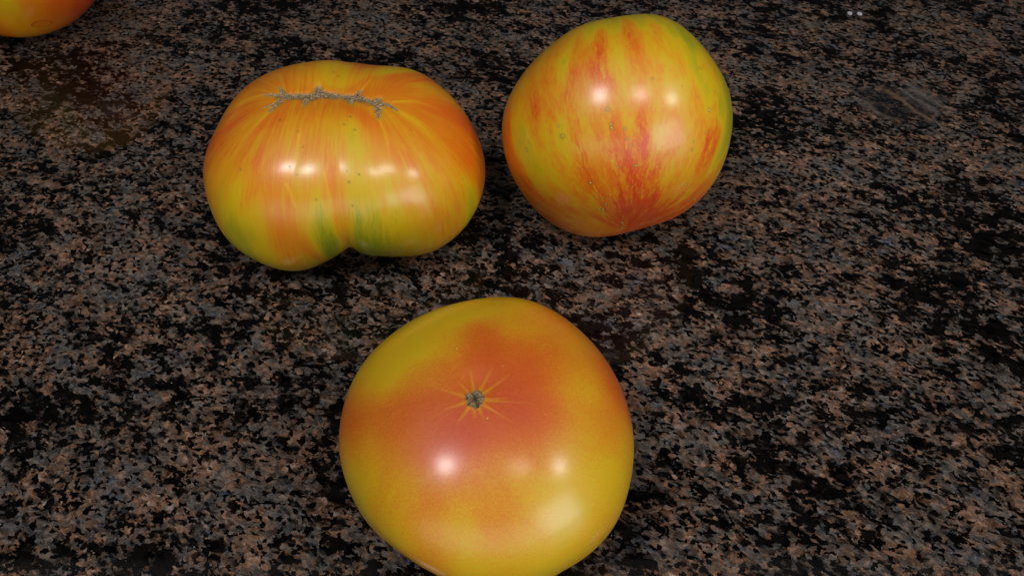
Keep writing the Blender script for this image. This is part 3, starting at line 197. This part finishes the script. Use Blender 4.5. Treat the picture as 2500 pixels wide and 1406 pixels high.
# ---------------------------------------------------------------- fruit skin
def tomato_skin(name, colours, streak, streak_freq, ragged, mottled, rough, crisp=0.0):
    N = NT(name)
    ripe = N.attr('ripe').outputs['Fac']; mer = N.attr('meridian').outputs['Vector']
    ray = N.attr('yellow_ray').outputs['Fac']; halo = N.attr('halo').outputs['Fac']; spot_ = N.attr('spot').outputs['Fac']
    obj = N.n('ShaderNodeTexCoord').outputs['Object']
    # long streaks that run from the stem to the blossom end, with ragged edges
    jag = N.vmath('MULTIPLY', N.vmath('SUBTRACT', N.noise(obj, 200, 3, .6, out=1), (.5, .5, .5)), (ragged, ragged, 0))
    mv = N.vmath('ADD', mer, jag)
    n1 = N.noise(mv, streak_freq, 3, .55); n2 = N.noise(mv, streak_freq*3.6, 3, .6)
    st = N.math('ADD', N.math('MULTIPLY', N.math('SUBTRACT', n1, .5), 1.1), N.math('MULTIPLY', N.math('SUBTRACT', n2, .5), .9))
    st = N.math('ADD', st, N.math('MULTIPLY', N.math('SUBTRACT', N.noise(mv, streak_freq*9, 3, .65), .5), .75))
    gate = N.ramp(N.noise(obj, 45, 2, .5), [(.35, .35), (.65, 1.3)])
    blot = N.math('SUBTRACT', N.noise(obj, 38, 2, .5), .5)
    v = N.math('ADD', ripe, N.math('MULTIPLY', N.math('MULTIPLY', st, gate), streak))
    v = N.math('ADD', v, N.math('MULTIPLY', blot, .12))
    v = N.math('ADD', v, N.math('MULTIPLY', N.math('SUBTRACT', N.noise(obj, 1500, 2, .7), .5), mottled))
    if crisp:                                                # flames of riper skin with sharp ragged edges
        m = N.ramp(N.math('ADD', .5, N.math('ADD', N.math('ADD', N.math('MULTIPLY', st, .5), N.math('MULTIPLY', N.math('SUBTRACT', n2, .5), .7)), N.math('MULTIPLY', N.math('SUBTRACT', ripe, .66), .8))), [(.40, 0), (.60, 1)])
        hi = N.math('ADD', N.math('MAXIMUM', v, .72), .02); lo = N.math('MULTIPLY_ADD', N.math('SUBTRACT', v, .5), .45, .47)
        vc = N.math('ADD', lo, N.math('MULTIPLY', m, N.math('SUBTRACT', hi, lo)))
        v = N.math('ADD', v, N.math('MULTIPLY', N.math('SUBTRACT', vc, v), crisp))
        v = N.math('ADD', v, N.math('MULTIPLY', st, N.math('MULTIPLY', N.math('SUBTRACT', ripe, .66), 2.6 if crisp > .3 else 0, clamp=True)))
    v = N.math('MULTIPLY', N.math('MINIMUM', v, 1.15), .8)
    col = N.ramp(v, [(p*.8, c) for p, c in colours])
    col = N.mix(N.math('MULTIPLY', ray, N.math('ADD', .75, N.math('MULTIPLY', n2, .35)), clamp=True), col, (*srgb(226, 170, 20), 1))
    col = N.mix(halo, col, (*srgb(190, 158, 20), 1))
    col = N.mix(spot_, col, (*srgb(120, 112, 30), 1))
    N.set(N.bsdf.inputs['Base Color'], col)
    N.set(N.bsdf.inputs['Roughness'], N.math('ADD', rough+.17, N.math('MULTIPLY', N.noise(obj, 260, 2, .6), .10)))
    N.bsdf.inputs['IOR'].default_value = 1.45
    N.bsdf.inputs['Specular IOR Level'].default_value = .55; N.bsdf.inputs['Coat Weight'].default_value = .9; N.bsdf.inputs['Coat Roughness'].default_value = rough; N.bsdf.inputs['Coat IOR'].default_value = 1.45
    N.bsdf.inputs['Subsurface Weight'].default_value = .12; N.bsdf.inputs['Subsurface Radius'].default_value = (1, .45, .1); N.bsdf.inputs['Subsurface Scale'].default_value = .004
    bmp = N.n('ShaderNodeBump'); bmp.inputs['Strength'].default_value = .22; bmp.inputs['Distance'].default_value = .0006
    N.set(bmp.inputs['Height'], N.math('ADD', N.math('MULTIPLY', N.noise(mv, streak_freq*2.2, 2, .5), .5), N.math('MULTIPLY', N.noise(obj, 900, 3, .6), .26)))
    N.set(N.bsdf.inputs['Normal'], bmp.outputs[0])
    return N.m
COLS = [(0, srgb(96, 132, 8)), (.2, srgb(164, 158, 8)), (.4, srgb(208, 172, 8)), (.6, srgb(216, 146, 8)), (.8, srgb(216, 114, 8)), (1.0, srgb(210, 82, 14)), (1.18, srgb(208, 60, 12))]
COLB = [(0, srgb(150, 154, 10)), (.25, srgb(192, 168, 10)), (.45, srgb(214, 174, 14)), (.62, srgb(216, 142, 18)), (.8, srgb(212, 104, 20)), (1.0, srgb(204, 80, 24)), (1.2, srgb(194, 56, 24))]
def seg_dist(Pt, poly):
    """distance from points to a polyline of [x,y,z,w]; returns distance, width there, 0..1 along"""
    best = np.full(len(Pt), 9.0); wid = np.ones(len(Pt)); al = np.zeros(len(Pt)); n = len(poly)-1
    for i in range(n):
        a, b = poly[i], poly[i+1]; ab = b[:3]-a[:3]; t = np.clip(((Pt-a[:3])@ab)/(ab@ab+1e-12), 0, 1)
        d = np.linalg.norm(Pt-(a[:3]+t[:, None]*ab), axis=1); m = d < best
        best[m] = d[m]; wid[m] = (a[3]+t*(b[3]-a[3]))[m]; al[m] = (i+t[m])/n
    return best, wid, al
def surf(T, d, off=0.0):
    d = np.atleast_2d(np.array(d, float)); d = d/np.linalg.norm(d, axis=1)[:, None]
    return np.array(T['c'])*0+d*(radius(T, d)+off)[:, None]
def on_skin(T, pl):
    pl = np.array(pl, float); p = surf(T, pl[:, :3]); return np.concatenate([p, pl[:, 3:4]*.001], 1)

def build_skin(name, T, parent, mat, samples, scarline=None, nt=300, nph=560, rays=(), halo=(), spots=(), spot_halo=1.0, ray_gain=1.0, sig=(.045, .12)):
    """the fruit as one closed skin; local origin = the fruit's centre"""
    Rb = rot_to(T['axis'])
    th = np.linspace(0, math.pi, nt+1); ph = np.linspace(-math.pi, math.pi, nph, endpoint=False)
    tt, pp = np.meshgrid(th[1:-1], ph, indexing='ij')
    B = np.stack([np.sin(tt)*np.cos(pp), np.sin(tt)*np.sin(pp), np.cos(tt)], -1).reshape(-1, 3)
    B = np.vstack([B, [[0, 0, 1], [0, 0, -1]]])
    D = B@Rb.T
    V = D*radius(T, D)[:, None]
    zb = -T['c'][2]+.0004                                    # the weight of the fruit flattens it a little where it rests
    k = .0012; dz = V[:, 2]-zb; V[:, 2] = zb+np.where(dz > 4*k, dz, k*np.log1p(np.exp(np.clip(dz/k, -30, 30))))-k*.02
    V[:, 2] = np.maximum(V[:, 2], zb)
    n = nph; m = nt-1; F = []
    i = np.arange(m-1)[:, None]*n; j = np.arange(n)[None, :]; j2 = (j+1) % n
    Q = np.stack([i+j, i+n+j, i+n+j2, i+j2], -1).reshape(-1, 4)
    top = m*n; bot = top+1
    me = bpy.data.meshes.new(name)
    jj = np.arange(n); tr = np.stack([np.full(n, top), jj, (jj+1) % n], 1); br = np.stack([np.full(n, bot), (m-1)*n+(jj+1) % n, (m-1)*n+jj], 1)
    nl = Q.size+tr.size+br.size
    me.vertices.add(len(V)); me.vertices.foreach_set('co', V.astype(np.float32).ravel())
    me.loops.add(nl); me.loops.foreach_set('vertex_index', np.concatenate([Q.ravel(), tr.ravel(), br.ravel()]).astype(np.int32))
    nf = len(Q)+len(tr)+len(br); me.polygons.add(nf)
    me.polygons.foreach_set('loop_start', np.concatenate([np.arange(len(Q))*4, Q.size+np.arange(2*n)*3]).astype(np.int32))
    me.update(calc_edges=True); me.validate()
    me.polygons.foreach_set('use_smooth', np.ones(nf, bool))
    # where the skin has ripened: blended from samples, stretched along the meridians
    tb = np.arccos(np.clip(B[:, 2], -1, 1)); pb = np.arctan2(B[:, 1], B[:, 0])
    eth = np.stack([np.cos(tb)*np.cos(pb), np.cos(tb)*np.sin(pb), -np.sin(tb)], 1)@Rb.T
    sa = np.array(samples, float); wsum = np.full(len(D), 2e-3); acc = wsum*.60
    for s in sa:
        df = D-s[:3]; al = (df*eth).sum(1); pe2 = np.maximum((df*df).sum(1)-al*al, 0)
        w = np.exp(-.5*(pe2/sig[0]**2+al*al/sig[1]**2)); w2 = .02*np.exp(-.5*(df*df).sum(1)/.18**2); w = w+w2
        acc += w*s[3]; wsum += w
    ripe = acc/wsum
    if scarline:                                             # ribs fan out from a scar that is a line, not a point
        s0 = scarline; x = B[:, 0]; cx = np.clip(x, -s0, s0); fan = np.arctan2(B[:, 1], x-cx)
        mer = np.stack([np.cos(fan)+cx/s0*1.3, np.sin(fan), tb*.16], 1)
    else:
        mer = np.stack([np.cos(pb), np.sin(pb), tb*.32], 1)
    ry = np.zeros(len(V)); hl = np.zeros(len(V)); sp = np.zeros(len(V)); dip = np.zeros(len(V))
    for pl in rays:
        pl = on_skin(T, pl); d, w, a = seg_dist(V, pl)
        ry = np.maximum(ry, np.exp(-(d/(w*.5))**2)*(1-.8*a)*np.where(a >= .999, 0.5, 1)*ray_gain)
    for pl in halo:
        pl = on_skin(T, pl); d, w, a = seg_dist(V, pl)
        hl = np.maximum(hl, np.exp(-(np.maximum(d-w*.42, 0)/.0009)**2)*.6); dip = np.maximum(dip, np.exp(-(np.maximum(d-w*.4, 0)/.0016)**2)*np.clip(w/.003, .2, 1))
    if len(halo):                                            # the seam is drawn in a little
        V -= D*(dip*.0010)[:, None]; me.vertices.foreach_set('co', V.astype(np.float32).ravel()); me.update()
    for s in spots:
        c = surf(T, s[:3])[0]; d = np.linalg.norm(V-c, axis=1); r = s[3]*.001*spot_halo
        sp = np.maximum(sp, np.exp(-(d/(r*.75))**2)*.75)
    for nm, arr in (('ripe', ripe), ('yellow_ray', ry), ('halo', hl), ('spot', sp)):
        me.attributes.new(nm, 'FLOAT', 'POINT').data.foreach_set('value', arr.astype(np.float32))
    me.attributes.new('meridian', 'FLOAT_VECTOR', 'POINT').data.foreach_set('vector', mer.astype(np.float32).ravel())
    return link(name, me, mat, parent)

def root(name, T, label):
    o = bpy.data.objects.new(name, None); COL.objects.link(o); o.empty_display_size = .03
    o.location = (T['c'][0], T['c'][1], 0)
    return tag(o, label, 'tomato', 'heirloom tomatoes on the granite counter')
def lift(o, T):
    o.location = (0, 0, T['c'][2]); return o
def frame(T, d):
    """tangent frame of the skin at direction d"""
    d = np.array(d, float)/np.linalg.norm(d); a = np.cross(d, [0, 0, 1.0]); 
    if np.linalg.norm(a) < .2: a = np.cross(d, [0, 1.0, 0])
    a /= np.linalg.norm(a); b = np.cross(d, a); e = .01
    p = surf(T, [d, d+a*e, d-a*e, d+b*e, d-b*e]); n = np.cross(p[1]-p[2], p[3]-p[4]); n /= np.linalg.norm(n)
    if n@d < 0: n = -n
    return p[0], n

def cork_mat(name, a, b, c):
    N = NT(name); obj = N.n('ShaderNodeTexCoord').outputs['Object']
    t = N.noise(obj, 1400, 3, .65)
    col = N.mix(N.attr('tint').outputs['Fac'], N.ramp(t, [(.3, a), (.7, b)]), (*c, 1))
    N.set(N.bsdf.inputs['Base Color'], col); N.bsdf.inputs['Roughness'].default_value = .85; N.bsdf.inputs['Specular IOR Level'].default_value = .2
    return N.m
def set_tint(me, t): me.attributes.new('tint', 'FLOAT', 'POINT').data.foreach_set('value', np.array(t, np.float32))

def cork_line(name, T, branches, parent, mat, flakes_per_mm=9):
    """a raised corky scar that branches over the skin, bristling with dry flakes"""
    Vs, Fs, Ti = [], [], []
    for bi, br in enumerate(branches):
        pl = np.array(br, float)
        pts = []
        for i in range(len(pl)-1):
            k = max(2, int(np.linalg.norm(pl[i+1, :3]-pl[i, :3])*.06/.0003))
            for q in range(k): pts.append(pl[i]+(pl[i+1]-pl[i])*q/k)
        pts.append(pl[-1]); pts = np.array(pts)
        P3 = surf(T, pts[:, :3])*(1-.0008/.05*np.clip(pts[:, 3:4]/3., .2, 1)); nrm = np.array([frame(T, d)[1] for d in pts[::4, :3]]); nrm = np.repeat(nrm, 4, 0)[:len(pts)]
        tan = np.gradient(P3, axis=0); tan /= np.linalg.norm(tan, axis=1)[:, None]+1e-9
        side = np.cross(nrm, tan); side /= np.linalg.norm(side, axis=1)[:, None]+1e-9
        w = pts[:, 3]*.001*.45
        b0 = len(Vs); ns = 7
        for i in range(len(pts)):
            for s in range(ns):
                u = -1+2*s/(ns-1); jit = 1+rng.normal(0, .16)
                h = (1-u*u)**.6*min(.0006, w[i]*.45)*(1+rng.normal(0, .35)) - (.00025 if abs(u) > .99 else 0)
                Vs.append(P3[i]+side[i]*u*w[i]*jit+nrm[i]*h); Ti.append(np.clip(.15+rng.normal(0, .2), 0, 1))
        for i in range(len(pts)-1):
            for s in range(ns-1):
                a = b0+i*ns+s; Fs.append((a, a+1, a+ns+1, a+ns))
        # flakes: thin curled slivers
        L = np.linalg.norm(np.diff(P3, axis=0), axis=1).sum()*1000
        for f in range(int(L*flakes_per_mm)+4):
            i = rng.integers(0, len(pts)); u = rng.uniform(-1.08, 1.08); o = P3[i]+side[i]*u*w[i]+nrm[i]*((max(0, 1-u*u))**.5*min(.0006, w[i]*.45))
            ang = rng.normal(0, .8)+(0 if rng.random() < .6 else math.pi/2)
            dv = side[i]*math.cos(ang)*(1 if u > 0 else -1)+tan[i]*math.sin(ang)+nrm[i]*rng.uniform(-.15, .55); dv /= np.linalg.norm(dv)
            ln = rng.uniform(.35, 1.0)*min(.0016, w[i]*1.2+.0004); wd = rng.uniform(.10, .22)*.001; sv = np.cross(dv, nrm[i]); sv /= np.linalg.norm(sv)+1e-9
            b1 = len(Vs); tint = float(np.clip(rng.normal(.62, .28), 0, 1)); th_ = nrm[i]*.00012
            for q, ww in ((0, .6), (.45, 1.0), (1, .12)):
                c = o+dv*ln*q+nrm[i]*(.00018*math.sin(q*3)); Vs.extend([c-sv*wd*ww, c+sv*wd*ww, c+th_*(1.2-q)+nrm[i]*wd*.4]); Ti.extend([tint]*3)
            for q in (0, 3):
                for e in ((0, 1), (1, 2), (2, 0)): Fs.append((b1+q+e[0], b1+q+e[1], b1+q+3+e[1], b1+q+3+e[0]))
            Fs.append((b1, b1+2, b1+1)); Fs.append((b1+6, b1+7, b1+8))
    me = bpy.data.meshes.new(name); me.from_pydata([tuple(v) for v in Vs], [], Fs); set_tint(me, Ti)
    return link(name, me, mat, parent)

def blisters(name, T, spots, parent, mat, k=1.0, h=.35):
    """small raised corky specks on the skin"""
    Vs, Fs, Ti = [], [], []
    for s in spots:
        p, n = frame(T, s[:3]); r = s[3]*.001*.5*k
        a = np.cross(n, [.3, .1, 1]); a /= np.linalg.norm(a); b = np.cross(n, a); b0 = len(Vs); e = rng.uniform(.65, 1); 
        if e < .8: a, b = b, a
        for ring, (rr, hh) in enumerate(((1.0, -.12), (.8, .12), (.45, .32))):
            for q in range(9):
                t = q/9*2*math.pi; j = 1+rng.normal(0, .12)
                Vs.append(p+(a*math.cos(t)+b*math.sin(t)*e)*r*rr*j+n*r*hh*h*2); Ti.append((0, .35, .9)[ring])
        Vs.append(p+n*r*h*.7); Ti.append(1)
        for ring in range(2):
            for q in range(9): Fs.append((b0+ring*9+q, b0+ring*9+(q+1) % 9, b0+ring*9+9+(q+1) % 9, b0+ring*9+9+q))
        for q in range(9): Fs.append((b0+18+q, b0+18+(q+1) % 9, b0+27))
    me = bpy.data.meshes.new(name); me.from_pydata([tuple(v) for v in Vs], [], Fs); set_tint(me, Ti)
    me.polygons.foreach_set('use_smooth', np.ones(len(me.polygons), bool))
    o = link(name, me, mat, parent); o['kind'] = 'stuff'; return o

CORK = cork_mat('dry_cork', srgb(98, 78, 52), srgb(136, 112, 80), srgb(196, 174, 138))
SPECK = cork_mat('tan_speck', srgb(128, 112, 40), srgb(150, 130, 54), srgb(222, 200, 130))
PIT = cork_mat('dark_speck', srgb(44, 46, 18), srgb(66, 62, 24), srgb(70, 66, 30))

# wide double-lobed tomato with the long scar
T = TOM_LEFT
t1 = root('striped_tomato', T, 'wide two-lobed orange and yellow tomato with a long brown corky scar across its top')
lift(build_skin('skin', T, t1, tomato_skin('skin_striped_orange', COLS, .42, 6.0, .05, .14, .25, .22), RIPE_LEFT, scarline=.45,
     rays=RAYS_L, halo=SCAR_L, spots=SPK_L), T)
lift(cork_line('stem_scar', T, SCAR_L, t1, CORK), T)
lift(blisters('skin_speck', T, SPK_L, t1, PIT, .55, .25), T)

# round tomato lying with its blossom end to the front
T = TOM_RIGHT
t2 = root('striped_tomato', T, 'round yellow tomato lying on its side, ragged red streaks meeting at its lower front')
lift(build_skin('skin', T, t2, tomato_skin('skin_flamed_red', COLS, .40, 11, .05, .12, .25, .38), RIPE_RIGHT, spots=SPK_R, sig=(.034, .095)), T)
lift(blisters('skin_speck', T, SPK_R, t2, SPECK, .78, .4), T)

# smooth bicolour tomato nearest the camera
T = TOM_BOTTOM
t3 = root('bicolor_tomato', T, 'large smooth golden tomato blushed red around a small round brown scar, nearest the camera')
lift(build_skin('skin', T, t3, tomato_skin('skin_blushed', COLB, .10, 3.0, .05, .46, .25), RIPE_BOTTOM, rays=RAYS_B, ray_gain=.72, sig=(.10, .10)), T)
PALE = cork_mat('pale_speck', srgb(200, 130, 50), srgb(214, 150, 66), srgb(236, 196, 130))
lift(blisters('skin_speck', T, SPK_B, t3, PALE, .8, .3), T)
def button(name, T, s, parent, mat):
    """a round corky scar: a sunken ragged disc split by a dark cross, with pale flakes"""
    p, n = frame(T, s[:3]); a = np.cross(n, [0, 1, 0]); a /= np.linalg.norm(a); b = np.cross(n, a)
    if a[0] < 0: a = -a
    if b[1] < 0: b = -b
    R = s[3]*.001*.5; Vs, Fs, Ti = [], [], []; nr, na = 9, 48
    edge = [1+.07*math.sin(5*k/na*6.283+1)+.05*math.sin(9*k/na*6.283)+rng.normal(0, .05)+.16*math.exp(-((k/na*6.283-.95)/.28)**2) for k in range(na)]
    for i in range(nr+1):
        for k in range(na):
            t = k/na*2*math.pi; rr = R*edge[k]*i/nr*(1+rng.normal(0, .02)); q = i/nr
            crk = abs(math.sin(2*(t-.5)+.6*math.sin(3*t)))          # four dark clefts
            cl = math.exp(-(crk/.22)**2)*(.3+.7*q)+math.exp(-(q/.35)**2)*.8
            h = (.00075+rng.normal(0, .00013)-.0005*cl) if i < nr else -.0003
            Vs.append(p+(a*math.cos(t)*.92+b*math.sin(t)*1.02)*rr+n*h); Ti.append(np.clip(.55+rng.normal(0, .22)-.75*cl, 0, 1))
    for i in range(nr):
        for k in range(na): Fs.append((i*na+k, i*na+(k+1) % na, (i+1)*na+(k+1) % na, (i+1)*na+k))
    for f in range(46):                                             # frayed edge and flakes
        t = rng.uniform(0, 6.283); rr = R*rng.uniform(.55, 1.1); o = p+(a*math.cos(t)+b*math.sin(t))*rr+n*.0002
        dv = a*math.cos(t+rng.normal(0, .7))+b*math.sin(t+rng.normal(0, .7))+n*rng.uniform(0, .5); dv /= np.linalg.norm(dv); sv = np.cross(dv, n); b1 = len(Vs)
        ln = rng.uniform(.2, .6)*.001; wd = .00016; tt = float(np.clip(rng.normal(.45, .3), 0, 1))
        Vs.extend([o-sv*wd, o+sv*wd, o+n*.0002, o+dv*ln]); Ti.extend([tt]*4); Fs.extend([(b1, b1+1, b1+2), (b1+1, b1, b1+3), (b1+2, b1+1, b1+3), (b1, b1+2, b1+3)])
    me = bpy.data.meshes.new(name); me.from_pydata([tuple(v) for v in Vs], [], Fs); set_tint(me, Ti)
    return link(name, me, mat, parent)
GREY = cork_mat('grey_cork', srgb(74, 58, 34), srgb(98, 80, 52), srgb(168, 146, 116))
lift(button('stem_scar', T, SCAR_B, t3, GREY), T)

# tomato at the far left corner
T = TOM_CORNER
t4 = root('red_tomato', T, 'orange-red tomato with a small brown bruise, cut off at the top left corner')
sk = build_skin('skin', T, t4, tomato_skin('skin_corner', COLS, .15, 3.0, .05, .10, .20), RIPE_CORNER, nt=160, nph=300, sig=(.07, .10)); lift(sk, T)
def bruise(name, T, s, parent, mat):
    p, n = frame(T, s[:3]); a = np.cross(n, [0, 0, 1]); a /= np.linalg.norm(a); b = np.cross(n, a)
    Vs, Fs, Ti = [], [], []; na = 28
    out = [1.25, .8, .95, 1.2, .85, .9, 1.05]
    c0 = np.array(s[:3])
    for i, (q, h, ti) in enumerate(((0.0, .00012, .8), (.55, .00014, .85), (.80, .00018, .9), (.92, .00026, 0), (1.05, -.00022, 0))):
        for k in range(na):
            t = k/na*6.283; f = np.interp(k/na*7, range(8), out+[out[0]]); r = s[3]*.001*.5*q*f*(1+rng.normal(0, .02))
            d = p+a*math.cos(t)*r*1.15+b*math.sin(t)*r*.85
            x = surf(T, d)[0]; Vs.append(x+n*h); Ti.append(ti)
    for i in range(4):
        for k in range(na): Fs.append((i*na+k, i*na+(k+1) % na, (i+1)*na+(k+1) % na, (i+1)*na+k))
    me = bpy.data.meshes.new(name); me.from_pydata([tuple(v) for v in Vs], [], Fs); set_tint(me, Ti)
    me.polygons.foreach_set('use_smooth', np.ones(len(me.polygons), bool))
    return link(name, me, mat, parent)
BR = cork_mat('bruised_skin', srgb(140, 66, 12), srgb(156, 76, 12), srgb(206, 112, 12))
lift(bruise('bruise', T, BRUISE, t4, BR), T)

# two pale grains lying on the stone at the back
CR = NT('pale_grain'); N_ = CR
CR.set(CR.bsdf.inputs['Base Color'], CR.ramp(CR.noise(CR.n('ShaderNodeTexCoord').outputs['Object'], 1500, 2, .6), [(.3, srgb(150, 150, 158)), (.7, srgb(205, 206, 210))])); CR.bsdf.inputs['Roughness'].default_value = .5
def grain(loc, r, label, seed):
    bm = bmesh.new(); bmesh.ops.create_icosphere(bm, subdivisions=2, radius=r); g = np.random.default_rng(seed)
    for v in bm.verts: v.co = Vector((v.co.x*1.1, v.co.y*1.15, v.co.z*.55))*(1+float(g.normal(0, .10)))
    zm = min(v.co.z for v in bm.verts)
    for v in bm.verts: v.co.z -= zm
    me = bpy.data.meshes.new('crumb'); bm.to_mesh(me); bm.free()
    o = link('crumb', me, CR.m); o.location = loc; return tag(o, label, 'crumb', 'pale crumbs on the granite')
grain((.2405, .5146, 0), .00165, 'tiny white crumb on the granite at the back right, left one of the pair', 1)
grain((.2474, .5138, 0), .00170, 'tiny white crumb on the granite at the back right, right one of the pair', 5)
